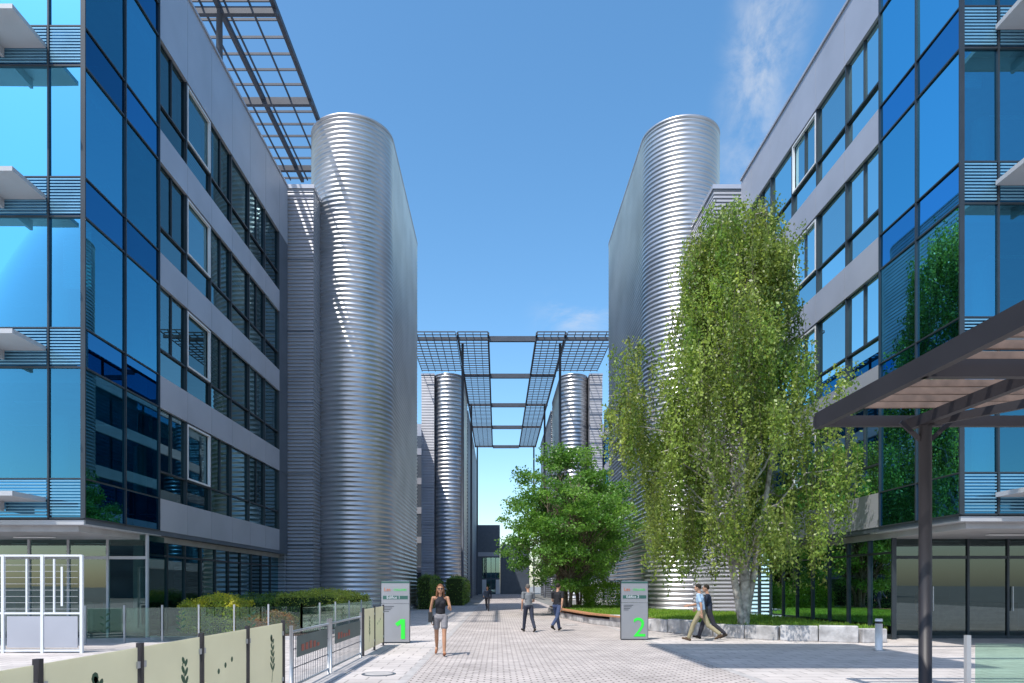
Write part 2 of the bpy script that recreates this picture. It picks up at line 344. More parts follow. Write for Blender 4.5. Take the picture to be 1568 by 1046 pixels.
# ---------------------------------------------------------------- silos
def silo(name,cx,cy,cy2,r,H,pitch=0.27,amp=0.075,seg=28):
    e=empty(name,(cx,cy,0)); out=[]
    for i in range(seg+1):
        a=math.pi+math.pi*i/seg; out.append((math.cos(a),math.sin(a),0.0))
    L=cy2-cy
    for j in range(1,5): out.append((1,0,L*j/5))
    for i in range(seg+1):
        a=math.pi*i/seg; out.append((math.cos(a),math.sin(a),L))
    for j in range(4,0,-1): out.append((-1,0,L*j/5))
    n=len(out); prof=[]
    offs=[(0,-1),(0.18,-0.75),(0.36,0.5),(0.5,1),(0.64,0.5),(0.82,-0.75)]
    nr=int(H/pitch)
    for q in range(nr):
        for (t,o) in offs: prof.append((q*pitch+t*pitch,o*amp*0.5))
    prof.append((nr*pitch,-amp*.5)); prof+= [(nr*pitch+.01,amp*.6),(nr*pitch+.12,amp*.6),(nr*pitch+.15,-.05),(nr*pitch+.17,-.5)]
    V=[];Fc=[]
    for (zz,o) in prof:
        for (c,s,l) in out: V.append(((r+o)*c,(r+o)*s+l,zz))
    m=len(prof)
    for k in range(m-1):
        for i in range(n):
            j=(i+1)%n; Fc.append((k*n+i,k*n+j,(k+1)*n+j,(k+1)*n+i))
    Fc.append(tuple((m-1)*n+i for i in range(n)))
    me=bpy.data.meshes.new('corrugated_shell'); me.from_pydata(V,[],Fc); me.materials.append(M['cor'])
    me.polygons.foreach_set('use_smooth',[True]*(len(Fc)-1)+[False]); me.update()
    o=bpy.data.objects.new('corrugated_shell',me); scene.collection.objects.link(o); o.parent=e
    b=MB()
    b.tube((0,0,0),r+.12,(0,0,.25),r+.12,'stone',48); b.box(-r-.12,r+.12,0,L,0,.249,'stone'); b.obj('plinth',e)
    return e
silo('metal_silo_tower',-8.68,41.0,53.0,2.4,28.6)
silo('metal_silo_tower',11.05,41.4,53.6,2.28,28.7)
silo('metal_silo_tower',-6.35,88.0,100,1.9,28.6,0.5,0.10,16)
silo('metal_silo_tower',9.75,88.0,100,1.75,28.6,0.5,0.10,16)
def rear(name,x0,x1,y0,y1,h,k='rib'):
    e=empty(name); b=MB(); b.box(x0,x1,y0,y1,0,h,'banddark'); b.box(x0,x1,y0-.05,y0-.01,h-1.4,h+.3,'band')
    for f in range(6):
        z=3.6+f*4.1
        if z+1<h: b.box(x0,x1,y0-.06,y0-.02,z,z+.9,'band')
        if z+1<h:
            for xs in (x0-.03,x1+.01): b.box(xs,xs+.02,y0+.2,y1-.2,z,z+1.0,'band')
            for xs in (x0-.02,x1+.003): b.box(xs,xs+.012,y0+.2,y1-.2,z+1.0,min(z+4,h),'gspan')
    b.obj('walls',e)
rear('office_building_rear',-30,-10.3,57,86,23.5); rear('office_building_rear',13.4,30,57,86,23.5)
ribwall('stair_tower',-9.6,-8.0,86,92,28.3); ribwall('stair_tower',11.6,13.2,86,92,28.3)
rear('office_building_rear',-30,-9.7,95,160,24); rear('office_building_rear',13.3,30,95,160,24)
ribwall('screen_wall',-4.7,-4.4,101,150,27.5,'ribdark'); ribwall('screen_wall',7.9,8.2,101,125,27.5,'ribdark')
e=empty('glass_link_building'); b=MB(); b.box(-6.5,0.5,150,165,0,15.2,'banddark'); b.box(0.6,7,150.5,165,0,11,'banddark')
for i in range(4):
    b.box(-3.4+i*1.0,-2.5+i*1.0,149.9,149.95,3.5,8.0,'gstrip'); b.box(-3.4+i*1.0,-2.5+i*1.0,149.9,149.95,0,3.2,'white' if i%3==0 else 'gstrip')
b.box(-6.5,0.5,149.8,149.97,8.3,9.2,'band'); b.obj('walls',e)
# ---------------------------------------------------------------- trellises
def trellis(name,x0,x1,y0,y1,z,cell,thickY,thickX,posts=(),tw=.22):
    e=empty(name); b=MB(); nx=max(1,int(round((x1-x0)/cell))); ny=max(1,int(round((y1-y0)/cell)))
    for i in range(nx+1):
        x=x0+(x1-x0)*i/nx; b.beam((x,y0,z),(x,y1,z),.06,.12,'steel')
    for j in range(ny+1):
        y=y0+(y1-y0)*j/ny; b.beam((x0,y,z+.121),(x1,y,z+.121),.06,.12,'steel')
    for y in thickY: b.beam((x0-.1,y,z-.24),(x1+.1,y,z-.24),tw,tw*1.5,'steel')
    for x in thickX: b.beam((x,y0,z-.05),(x,y1,z-.05),.20,.26,'steel')
    b.obj('grid',e)
    if posts:
        b=MB()
        for (x,y,za) in posts: b.tube((x,y,za),.16,(x,y,z-.1),.14,'steel',12)
        b.obj('masts',e)
    return e
trellis('roof_trellis',-17.2,-10.4,19.0,45.5,28.8,1.05,(20,25.9,31.9,37.9,43.9),(-10.4,-13.0,-17.2),[(-13,22,23.4),(-13,31.9,23.4),(-15,37.9,23.6),(-15,43.9,23.6)])
YT=[74,87,101,115,131]
trellis('mast_trellis',-4.3,-1.0,73,132,28.8,0.85,YT,(-4.3,-1.0),[(-3.9,76,0),(-3.9,101,0),(-3.9,131,0)])
trellis('mast_trellis',4.2,7.3,73,132,28.8,0.85,YT,(4.2,7.3),[(6.95,76,0),(6.95,101,0),(6.95,131,0)])
trellis('mast_trellis',-9.5,-4.5,73,86,28.8,0.85,(74,),())
trellis('mast_trellis',7.5,12.5,73,86,28.8,0.85,(74,),())
b=MB()
for y in YT: b.beam((-.9,y,28.5),(4.1,y,28.5),.35,.55,'steel')
b.obj('cross_beams')
e=empty('added_shadow_caster'); b=MB()  # invented canopy above the frame, added to throw the shadow patch front right
b.box(-1.4,4.7,6.6,12.6,16.0,16.12,'band')
for y in(8.6,11.8): b.beam((-1.4,y,15.85),(9.5,y,15.85),.2,.28,'steel')
b.tube((9.5,8.6,0),.16,(9.5,8.6,16),.14,'steel'); b.tube((9.9,11.0,0),.16,(9.9,11.0,16),.14,'steel'); b.obj('caster_panel_and_masts',e)
# ---------------------------------------------------------------- right entrance pergola
e=empty('entrance_pergola'); b=MB(); z=4.25; xl,yf=4.95,10.55
b.beam((xl,1.5,z),(xl,yf,z),.10,.24,'brown'); b.beam((xl-.05,yf,z),(14,yf,z),.10,.16,'brown')
b.beam((xl,yf-2.6,z-.02),(14,yf-2.6,z-.02),.10,.20,'brown'); b.beam((xl,yf-5.2,z-.02),(14,yf-5.2,z-.02),.10,.20,'brown')
b.beam((6.35,1.5,z-.06),(6.35,yf,z-.06),.10,.16,'brown'); b.beam((9.4,1.5,z-.06),(9.4,yf,z-.06),.10,.16,'brown')
b.beam((6.4,yf-.3,z-.1),(9.4,yf-5.2,z-.1),.07,.12,'brown')
b.obj('frame',e)
b=MB(); y=1.8
while y<yf-.15:
    b.box(xl+.06,13.9,y,y+.05,z+.09,z+.18,'wood'); y+=.36
b.obj('slats',e)
b=MB(); b.tube((6.42,yf-.3,0.02),.088,(6.42,yf-.3,z-.1),.088,'brown',24); b.tube((6.42,yf-.3,0),.17,(6.42,yf-.3,.03),.17,'brown',24)
b.beam((6.42,yf-.3,z-.42),(6.8,yf-.3,z-.08),.04,.06,'brown'); b.beam((6.42,yf-.3,z-.42),(6.05,yf-.3,z-.08),.04,.06,'brown'); b.tube((10.5,yf-.3,0),.088,(10.5,yf-.3,z-.1),.088,'brown',24); b.obj('columns',e)
# ---------------------------------------------------------------- leaves
def leafmesh(name,C,S,col,parent=None,axis=None,axw=0.0,aspect=0.55):
    N=len(C); d=rng.normal(size=(N,3)); 
    if axis is not None: d=d*(1-axw)+np.array(axis)*axw*1.5
    d/=np.linalg.norm(d,axis=1)[:,None]+1e-9
    q=rng.normal(size=(N,3)); s=np.cross(d,q); s/=np.linalg.norm(s,axis=1)[:,None]+1e-9
    S=S[:,None]; V=np.empty((N,4,3)); V[:,0]=C; V[:,1]=C+d*S*.5+s*S*aspect*.5; V[:,2]=C+d*S; V[:,3]=C+d*S*.5-s*S*aspect*.5
    me=bpy.data.meshes.new(name); me.vertices.add(N*4); me.vertices.foreach_set('co',V.reshape(-1))
    me.loops.add(N*4); me.loops.foreach_set('vertex_index',np.arange(N*4,dtype=np.int32))
    me.polygons.add(N); me.polygons.foreach_set('loop_start',np.arange(0,N*4,4,dtype=np.int32))
    me.update(calc_edges=True)
    at=me.attributes.new('col','FLOAT_COLOR','POINT'); cc=np.ones((N,4,4)); cc[:,:,:3]=col[:,None,:]; at.data.foreach_set('color',cc.reshape(-1))
    me.materials.append(M['leaf']); o=bpy.data.objects.new(name,me); scene.collection.objects.link(o)
    if parent: o.parent=parent
    return o
def limb(b,pts,r0,r1,k='bark'):
    n=len(pts)-1
    for i in range(n): b.tube(pts[i],r0+(r1-r0)*i/n,pts[i+1],r0+(r1-r0)*(i+1)/n,k,8,False)
def curve(p0,p1,sag=0,wob=.15,n=6):
    p0=Vector(p0);p1=Vector(p1);o=[]
    for i in range(n+1):
        t=i/n; p=p0.lerp(p1,t); p.z+=sag*math.sin(math.pi*t)
        if 0<i<n: p+=Vector((random.uniform(-wob,wob),random.uniform(-wob,wob),random.uniform(-wob,wob)))
        o.append(p)
    return o
def birch(name,base):
    e=empty(name,base); b=MB()
    zs=np.array([1.2,2.2,3.5,5,6.5,8,9,9.8,10.8,12.4,13.4,14.1])
    L =np.array([2.6,3.5,4.0,4.5,4.5,4.4,4.3,4.0,2.9,2.5,2.0,.7])
    Rr=np.array([2.4,3.4,4.1,4.4,4.1,3.6,2.9,2.7,2.7,2.4,1.8,.7])
    cxo=-.25
    trunk=[Vector((0,0,-.3)),Vector((.05,0,1.5)),Vector((-.1,.1,4)),Vector((.05,0,7)),Vector((-.1,.1,10)),Vector((0,0,13.2))]
    limb(b,trunk,.22,.05,'birchbark')
    for tr in ([Vector((.05,.05,.0)),Vector((.7,.3,3)),Vector((1.2,.5,6)),Vector((1.5,.3,9))],[Vector((-.05,-.05,.0)),Vector((-.6,-.2,2.8)),Vector((-1.3,-.3,5.5)),Vector((-1.9,-.1,9))]): limb(b,tr,.14,.04,'birchbark')
    def rad(z,a):
        r=np.interp(z,zs,Rr if math.cos(a)>0 else L)
        return r*(.88+.14*math.sin(3*a+z*1.1)*math.cos(z*1.7+a))
    tips=[]
    for i in range(100):
        zt=2.8+11.1*(i+random.random())/100; a=random.uniform(0,2*math.pi)
        r=rad(zt,a); rr=r*random.uniform(.6,1.0)
        tip=Vector((cxo+math.cos(a)*rr,math.sin(a)*min(rr,3.4),zt)); z0=max(1.8,zt-random.uniform(1.2,2.8)); z0=min(z0,12.8)
        t=np.interp(z0,[-.3,1.5,4,7,10,13.2],range(6)); i0=min(4,int(t)); p0=trunk[i0].lerp(trunk[i0+1],t-i0)
        pts=curve(p0,tip,.7,.14,6); limb(b,pts,.05,.012,'birchbark'); tips.append(pts)
    C=[];S=[];col=[];strands=MB()
    for ci in range(560):
        if ci<300:
            pts=tips[ci%len(tips)]; k=random.uniform(2.6,6); i0=min(5,int(k)); c0=pts[i0].lerp(pts[i0+1],k-i0)
        else:
            zt=random.uniform(2.4,13.9); a=random.uniform(0,2*math.pi); q=random.uniform(.6,1.0); r=rad(zt,a)*q; c0=Vector((cxo+math.cos(a)*r,math.sin(a)*min(r,3.3),zt))
        sh=random.uniform(.6,1.35); hue=random.random()
        base_c=np.array([0.115,0.205,0.030])*(1-hue)+np.array([0.225,0.275,0.055])*hue
        for s in range(random.randint(5,11)):
            p=c0+Vector((random.gauss(0,.19),random.gauss(0,.19),random.gauss(0,.24)))
            ln=random.uniform(.5,2.2)*(1.0 if p.z>3.5 else .55); ln=min(ln,p.z-.9)
            if ln<.2: continue
            dx,dy=random.gauss(0,.12),random.gauss(0,.12); ph=random.uniform(0,6)
            nl=int(ln*26); ts=np.sort(rng.random(nl))
            X=p.x+dx*ts+.05*np.sin(ts*5+ph)+rng.normal(0,.06,nl); Y=p.y+dy*ts+rng.normal(0,.06,nl); Z=p.z-ln*ts
            C.append(np.stack([X,Y,Z],1)); S.append(rng.uniform(.06,.14,nl)); v=rng.uniform(.7,1.3,(nl,1))*sh; col.append(base_c*v)
            if s<2: strands.tube(p,.006,(p.x+dx,p.y+dy,p.z-ln),.003,'bark',3,False)
    b.obj('trunk_and_limbs',e); strands.obj('hanging_twigs',e)
    leafmesh('foliage',np.concatenate(C),np.concatenate(S),np.concatenate(col),e,(0,0,-1),.45,.62); return e
birch('weeping_birch_tree',(8.35,23.2,.4))
def broad(name,base,H,rx,ry,zb,nclump,nleaf,ls=(.10,.19),c1=(.07,.18,.028),c2=(.15,.29,.045),stems=4,link=None):
    e=empty(name,base)
    if link:
        for c in link.children:
            o=bpy.data.objects.new(c.name,c.data); scene.collection.objects.link(o); o.parent=e
        return e
    b=MB(); C=[];S=[];col=[]; cz=(H+zb)/2; rz=(H-zb)/2
    st=[]
    for s in range(stems):
        a=2*math.pi*s/stems+.4; top=Vector((math.cos(a)*rx*.35,math.sin(a)*ry*.35,H*.8)); pts=curve((math.cos(a)*.15,math.sin(a)*.15,-.1),top,0,.12,8); limb(b,pts,.11,.03); st.append(pts)
    for i in range(nclump):
        while True:
            u=rng.uniform(-1,1,3); l=np.linalg.norm(u)
            if .35<l<1: break
        zz=u[2]; nar=1-.4*max(0,zz)**1.2; lump=.90+.16*math.sin(4*math.atan2(u[1],u[0])+5*zz)
        c=Vector((u[0]*rx*nar*lump,u[1]*ry*nar*lump,cz+u[2]*rz)); c+=Vector((random.gauss(0,.15),random.gauss(0,.15),random.gauss(0,.15)))
        pts=random.choice(st); k=int(np.clip((c.z/H)*8-1.5,2,8)); limb(b,curve(pts[k],c,.2,.08,4),.03,.008)
        cr=random.uniform(.30,.85); n=int(nleaf*cr/.6); d=rng.normal(size=(n,3)); d/=np.linalg.norm(d,axis=1)[:,None]
        rr=cr*rng.random(n)**.5; pp=np.array(c)+d*rr[:,None]*np.array([1.3,1.3,.55])
        t=rng.random(); bc=np.array(c1)*(1-t)+np.array(c2)*t
        C.append(pp); S.append(rng.uniform(ls[0],ls[1],n)); col.append(bc*rng.uniform(.7,1.3,(n,1)))
    b.obj('trunk_and_limbs',e); leafmesh('foliage',np.concatenate(C),np.concatenate(S),np.concatenate(col),e,None,0,.7); return e
T=broad('maple_tree',(4.1,40,.35),9.6,4.6,4.0,1.2,230,210)
broad('maple_tree',(5.6,47,.35),8,3,3,1.2,1,1,link=T).scale=(.75,.75,.85)
for (x,y,s) in((-10,-52,.9),(6,-50,1.0),(24,-44,1.0),(38,-40,1.1)):
    t=broad('maple_tree',(x,y,0),8,3,3,1.2,1,1,link=T); t.scale=(s,s,s); t.rotation_euler=(0,0,x)
def shrub(name,x0,x1,y0,y1,z0,z1,n,c1,c2,ls=(.04,.09),core=True,bumps=.12):
    cx,cy=(x0+x1)/2,(y0+y1)/2; e=empty(name,(cx,cy,0)); 
    if core:
        b=MB(); b.box(x0-cx+.15,x1-cx-.15,y0-cy+.15,y1-cy-.15,z0,z1-.25,'hedgecore'); b.obj('branches',e)
    P=rng.random((n,3)); f=rng.integers(0,5,n)
    P[f==0,2]=1-rng.random((f==0).sum())*.1; P[f==1,1]=rng.random((f==1).sum())*.15; P[f==2,0]=rng.random((f==2).sum())*.12; P[f==3,0]=1-rng.random((f==3).sum())*.12
    X=x0+P[:,0]*(x1-x0);Y=y0+P[:,1]*(y1-y0)
    ex=np.minimum(np.minimum(X-x0,x1-X),np.minimum(Y-y0,y1-Y)); rnd=np.clip(ex/.45,0,1)**.5
    hz=z1-(1-rnd)*.28*(z1-z0)+bumps*np.sin(X*2.3+Y)*np.sin(Y*1.9+.5*X)
    Z=z0+P[:,2]*(hz-z0); C=np.stack([X-cx,Y-cy,Z],1)+rng.normal(0,.03,(n,3)); t=(np.sin(X*5)*np.sin(Y*4+Z*5)*.5+.5)[:,None]
    col=(np.array(c1)*(1-t)+np.array(c2)*t)*rng.uniform(.65,1.35,(n,1)); leafmesh('foliage',C,rng.uniform(ls[0],ls[1],n),col,e,None,0,.7)
G1=(.08,.16,.03);G2=(.17,.25,.04);YG=(.42,.44,.07)
b=MB(); b.box(-11.0,-5.9,21.6,36.5,0.0,.12,'stone'); b.box(-10.85,-6.05,21.75,36.35,.12,.16,'soil'); b.obj('planting_bed')
shrub('clipped_hedge',-8.7,-6.2,26.5,33.5,.15,1.50,20000,(.24,.30,.05),YG)
shrub('clipped_hedge',-10.8,-8.8,25.5,35.5,.15,1.35,12000,G1,G2)
shrub('flowering_shrub',-10.4,-8.6,22.2,24.2,.15,1.35,5500,(.20,.27,.04),(.55,.48,.04),(.05,.10),False)
shrub('flowering_shrub',-8.4,-7.0,22.6,24.2,.15,.85,3200,G1,(.55,.16,.03),(.04,.08),False)
shrub('low_shrub',-5.9,-4.9,50,62,.0,2.6,7000,G1,G2,(.08,.16))
shrub('low_shrub',-4.6,-3.0,60,75,.0,2.6,5000,G1,G2,(.1,.2))
e=empty('raised_planter'); b=MB()
pl=[(3.6,46),(3.5,38),(4.3,31),(5.9,26.2),(7.4,23.1),(8.9,21.5),(10.9,20.6),(11.7,20.7)]
pts=[]
for i in range(len(pl)-1):
    p=Vector(pl[i]);q=Vector(pl[i+1]); n=max(1,int((q-p).length/1.0))
    for k in range(n): pts.append(p.lerp(q,k/n))
pts.append(Vector(pl[-1]))
for i in range(len(pts)-1):
    p,q=pts[i],pts[i+1]; d=(q-p).normalized(); h=.46+random.uniform(-.06,.05) if p.y<30 else .3
    o_=Vector((d.y,-d.x))*random.uniform(-.04,.04)
    b.beam((p.x+o_.x,p.y+o_.y,h/2),(q.x-d.x*.02+o_.x,q.y-d.y*.02+o_.y,h/2),.38,h,'stone')
b.obj('stone_blocks',e,0.03)
b=MB(); b.face([(x,y,.36) for x,y in pl]+[(11.7,34.5,.36),(8.6,39,.36),(8.6,46,.36)],'soil'); b.obj('soil',e)
b=MB()
for i in range(len(pts)-1):
    p,q=pts[i],pts[i+1]
    if 27<p.y<44: b.beam((p.x-.05,p.y,.45),(q.x-.05,q.y,.45),.5,.06,'bench'); 
b.obj('wooden_bench_top',e)
def grassblades(name,poly,z,n):
    P=[]; xs=[p[0] for p in poly]; ys=[p[1] for p in poly]
    def inside(x,y):
        c=False;j=len(poly)-1
        for i in range(len(poly)):
            if (poly[i][1]>y)!=(poly[j][1]>y) and x<(poly[j][0]-poly[i][0])*(y-poly[i][1])/(poly[j][1]-poly[i][1])+poly[i][0]: c=not c
            j=i
        return c
    while len(P)<n:
        x=random.uniform(min(xs),max(xs));y=random.uniform(min(ys),max(ys))
        if inside(x,y): P.append((x,y,z))
    P=np.array(P); t=(np.sin(P[:,0]*3)*np.sin(P[:,1]*2)*.5+.5)[:,None]
    col=(np.array((.14,.27,.03))*(1-t)+np.array((.24,.34,.05))*t)*rng.uniform(.7,1.3,(n,1))
    leafmesh(name,P,rng.uniform(.06,.18,n),col,e,(0,0,1),.75,.16)
gp=[(p[0]+.3,p[1]+.2) for p in pl]+[(11.6,34),(8.5,38.5),(8.5,45)]
grassblades('grass',gp,.36,36000)
b=MB(); b.face([(x,y,.365) for x,y in gp],'grass'); b.obj('turf',e)
shrub('low_shrub',5.5,8.3,40,45,.36,1.8,9000,(.10,.22,.02),(.20,.33,.03),(.07,.13),False,.25)
# ---------------------------------------------------------------- signs
def text(s,size,loc,k,parent,ext=.002):
    c=bpy.data.curves.new(s,'FONT'); c.body=s; c.size=size; c.extrude=ext; o=bpy.data.objects.new('lettering_'+s.split()[0].lower(),c); scene.collection.objects.link(o)
    o.location=loc; o.rotation_euler=(R(90),0,0); o.data.materials.append(M[k]); o.parent=parent; return o
def totem(x,y,num,rot):
    e=empty('building_number_sign',(x,y,0)); e.rotation_euler=(0,0,rot); b=MB(); w=.42
    b.box(-w,w,-.06,.06,.0,.04,'frame'); b.box(-w,w,-.05,.05,.045,1.18,'signmetal'); b.box(-w,w,-.05,.05,1.19,1.86,'signmetal')
    b.box(-w-.012,-w-.002,-.06,.06,.04,1.87,'frame'); b.box(w+.002,w+.012,-.06,.06,.04,1.87,'frame')
    b.box(-w+.05,w-.05,-.056,-.052,1.32,1.42,'signdark'); b.box(-w,w,-.056,-.052,1.80,1.85,'signdark')
    if num=='1':
        b.box(.17,.29,-.060,-.052,.13,.72,'green'); b.beam((.03,-.056,.55),(.20,-.056,.68),.007,.11,'green')
    b.obj('panel',e)
    if num!='1': text(num,.86,(-.06,-.056,.12),'green',e,.004)
    text('Edifice '+num,.12,(-.26,-.0605,1.335),'white',e)
    text('Les',.15,(-.34,-.056,1.56),'orange',e); text('COLLINES',.085,(-.05,-.056,1.57),'green',e)
    b=MB()
    for i in range(4): b.box(-w+.08,-w+.08+.3-.05*i,-.055,-.051,1.10-i*.05,1.115-i*.05,'black')
    b.obj('small_print',e)
totem(-3.05,20.4,'1',0); totem(4.32,21.6,'2',0)
for (x,y) in((10.05,18.0),(13.9,17.5)):
    e=empty('bollard',(x,y,0)); b=MB(); b.tube((0,0,0),.09,(0,0,.72),.09,'white',20); b.tube((0,0,.721),.075,(0,0,.78),.075,'black',20); b.tube((0,0,.781),.095,(0,0,.85),.085,'white',20); b.tube((0,0,0),.13,(0,0,.03),.13,'galv',20); b.obj('post',e)
# ---------------------------------------------------------------- fences
def plantdraw(b,x,y0,z0,h,kind):
    def leaf(y,z,a,l,w):
        n=8;pp=[]
        for i in range(n):
            t=2*math.pi*i/n; u=l*.5+l*.5*math.cos(t); v=w*math.sin(t); pp.append((x,y+u*math.cos(a)-v*math.sin(a),z+u*math.sin(a)+v*math.cos(a)))
        b.face(pp,'plantink')
    if kind==2:
        leaf(y0-.03,z0+h*.4,0,.07,.035); return
    b.beam((x,y0,z0),(x,y0+.06,z0+h*.5),.002,.012,'plantink'); b.beam((x,y0+.06,z0+h*.5),(x,y0-.02,z0+h),.002,.012,'plantink')
    for i in range(5):
        t=.25+i*.17; zz=z0+h*t; leaf(y0+.03,zz,R(50),.15*(1.2-t*.6),.028); leaf(y0+.03,zz+.03,R(130),.15*(1.2-t*.6),.028)
    if kind==1: leaf(y0-.02,z0+h,R(90),.1,.05)
def panel_fence(name,X,ys):
    e=empty(name); b=MB(); d=MB()
    for i in range(len(ys)-1):
        y0,y1=ys[i],ys[i+1]
        b.box(X-.008,X+.008,y0+.06,y1-.06,.12,1.14,'cream')
        for z in(.25,.95):
            for y in(y0+.05,y1-.05): b.box(X-.02,X+.02,y-.03,y+.03,z,z+.06,'galv')
        if i%3!=1: plantdraw(d,X+.0095,(y0+y1)/2+.2*(i%2),.3,.6,[0,1,1,0][i%4])
        for k in range(3): 
            if i%3==1: plantdraw(d,X+.0095,(y0+y1)/2-.25+k*.2,.65+.05*k,.12,2)
    for y in ys:
        b.box(X-.025,X+.025,y-.025,y+.025,0,1.18,'brown'); b.box(X-.07,X+.07,y-.07,y+.07,0.0,.025,'brown')
    b.obj('panels_and_posts',e); d.obj('plant_motifs',e)
panel_fence('panel_fence',-3.3,[2.1,3.5,4.9,6.3,7.6,9.0,10.5]); panel_fence('panel_fence',-3.25,[16.5,18.0,19.4])
e=empty('metal_railing'); b=MB(); X=-3.25
for (y0,y1) in((10.75,13.1),(13.3,16.2)):
    for z in(.12,.98): b.tube((X,y0,z),.022,(X,y1,z),.022,'galv',10)
    for y in(y0,y1): b.tube((X,y,0),.028,(X,y,1.08),.028,'galv',12)
    y=y0+.12
    while y<y1-.05: b.tube((X,y,.12),.006,(X,y,.98),.006,'steel',6); y+=.12
    for z in(.4,.7): b.tube((X,y0,z),.008,(X,y1,z),.008,'steel',6)
    b.box(X+.024,X+.032,y0+.2,y1-.2,.56,.90,'bannerd')
    for k in range(5): b.box(X+.033,X+.037,y0+.45+k*.24,y0+.60+k*.24,.64,.64+random.uniform(.06,.14),'red')
b.obj('rails',e)
b=MB(); b.box(-3.75,-2.95,2,19.6,0.0,.02,'paveline'); b.obj('fence_footing')
def glassfence(name,p,q,n,h=1.1,k='gfence'):
    e=empty(name); b=MB(); p=Vector(p);q=Vector(q)
    for i in range(n):
        a=p.lerp(q,(i+.05)/n); c=p.lerp(q,(i+.95)/n); b.beam((*a,.6),(*c,.6),.012,h-.2,k)
        d=(c-a); 
        if k=='gfence' and i%2==0:
            nrm=Vector((d.y,-d.x)).normalized()*.012; m=a.lerp(c,.5)+nrm
            for j in range(6):
                t=j/6; z=.3+.6*t; s=1 if j%2 else -1; ex=d.normalized()*.10*s
                b.face([(m.x,m.y,z),(m.x+ex.x,m.y+ex.y,z+.05),(m.x+ex.x*1.5,m.y+ex.y*1.5,z+.13),(m.x+ex.x*.5,m.y+ex.y*.5,z+.09)],'plantink')
    for i in range(n+1):
        a=p.lerp(q,i/n); b.beam((*a,0),(*a,h+.03),.05,.05,'galv')
    b.obj('panels',e)
glassfence('glass_fence',(-12.2,20.2),(-6.4,22.3),6); glassfence('glass_fence',(-6.4,22.3),(-5.6,30.5),5)
glassfence('glass_fence',(5.3,7.7),(8.6,7.3),2,1.12,'gfence')
# white gate left
e=empty('white_gate'); b=MB(); y=17.4
for x in(-14.6,-13.0,-12.6,-11.6,-10.6): b.box(x-.035,x+.035,y-.035,y+.035,0,2.5,'white')
for z in(.0,.95,2.42): b.box(-14.6,-10.6,y-.025,y+.025,z+.04,z+.09,'white')
b.box(-12.5,-10.7,y-.015,y+.015,.14,.94,'band'); b.box(-14.5,-13.1,y-.015,y+.015,.14,.94,'band')
for i in range(8): b.box(-14.5,-10.7,y-.010,y+.010,1.12+i*.16,1.13+i*.16,'galv')
b.box(-11.1,-11.05,y-.06,y-.04,1.2,2.2,'white')
for x in(-12.0,-11.3): b.box(x-.02,x+.02,y-.02,y+.02,1.04,2.4,'white')
b.obj('frame',e)
# ---------------------------------------------------------------- people
cache={}
def cmat(name,col,rough=.8):
    if name not in cache: cache[name]=pmat(name,col,rough,0,.12,12,.3)
    return cache[name]
def revolve(p0,r0,p1,r1,n=14):
    p0=Vector(p0);p1=Vector(p1);d=(p1-p0); L=d.length; d=d.normalized() if L>1e-6 else Vector((0,0,1))
    up=Vector((0,0,1)) if abs(d.z)<.9 else Vector((0,1,0)); a=d.cross(up).normalized(); b=a.cross(d)
    rings=[]
    for t in(-80,-50,-20): rings.append((r0*math.sin(R(t)),r0*math.cos(R(t))))
    for t in(20,50,80): rings.append((L+r1*math.sin(R(t)),r1*math.cos(R(t))))
    V=[p0-d*r0];F=[]
    for (s,rr) in rings:
        for i in range(n):
            th=2*math.pi*i/n; V.append(p0+d*s+a*rr*math.cos(th)+b*rr*math.sin(th))
    V.append(p0+d*(L+r1)); last=len(V)-1
    for i in range(n):
        j=(i+1)%n; F.append((0,1+j,1+i)); F.append((last,1+5*n+i,1+5*n+j))
        for k in range(5): F.append((1+k*n+i,1+k*n+j,1+(k+1)*n+j,1+(k+1)*n+i))
    return V,F
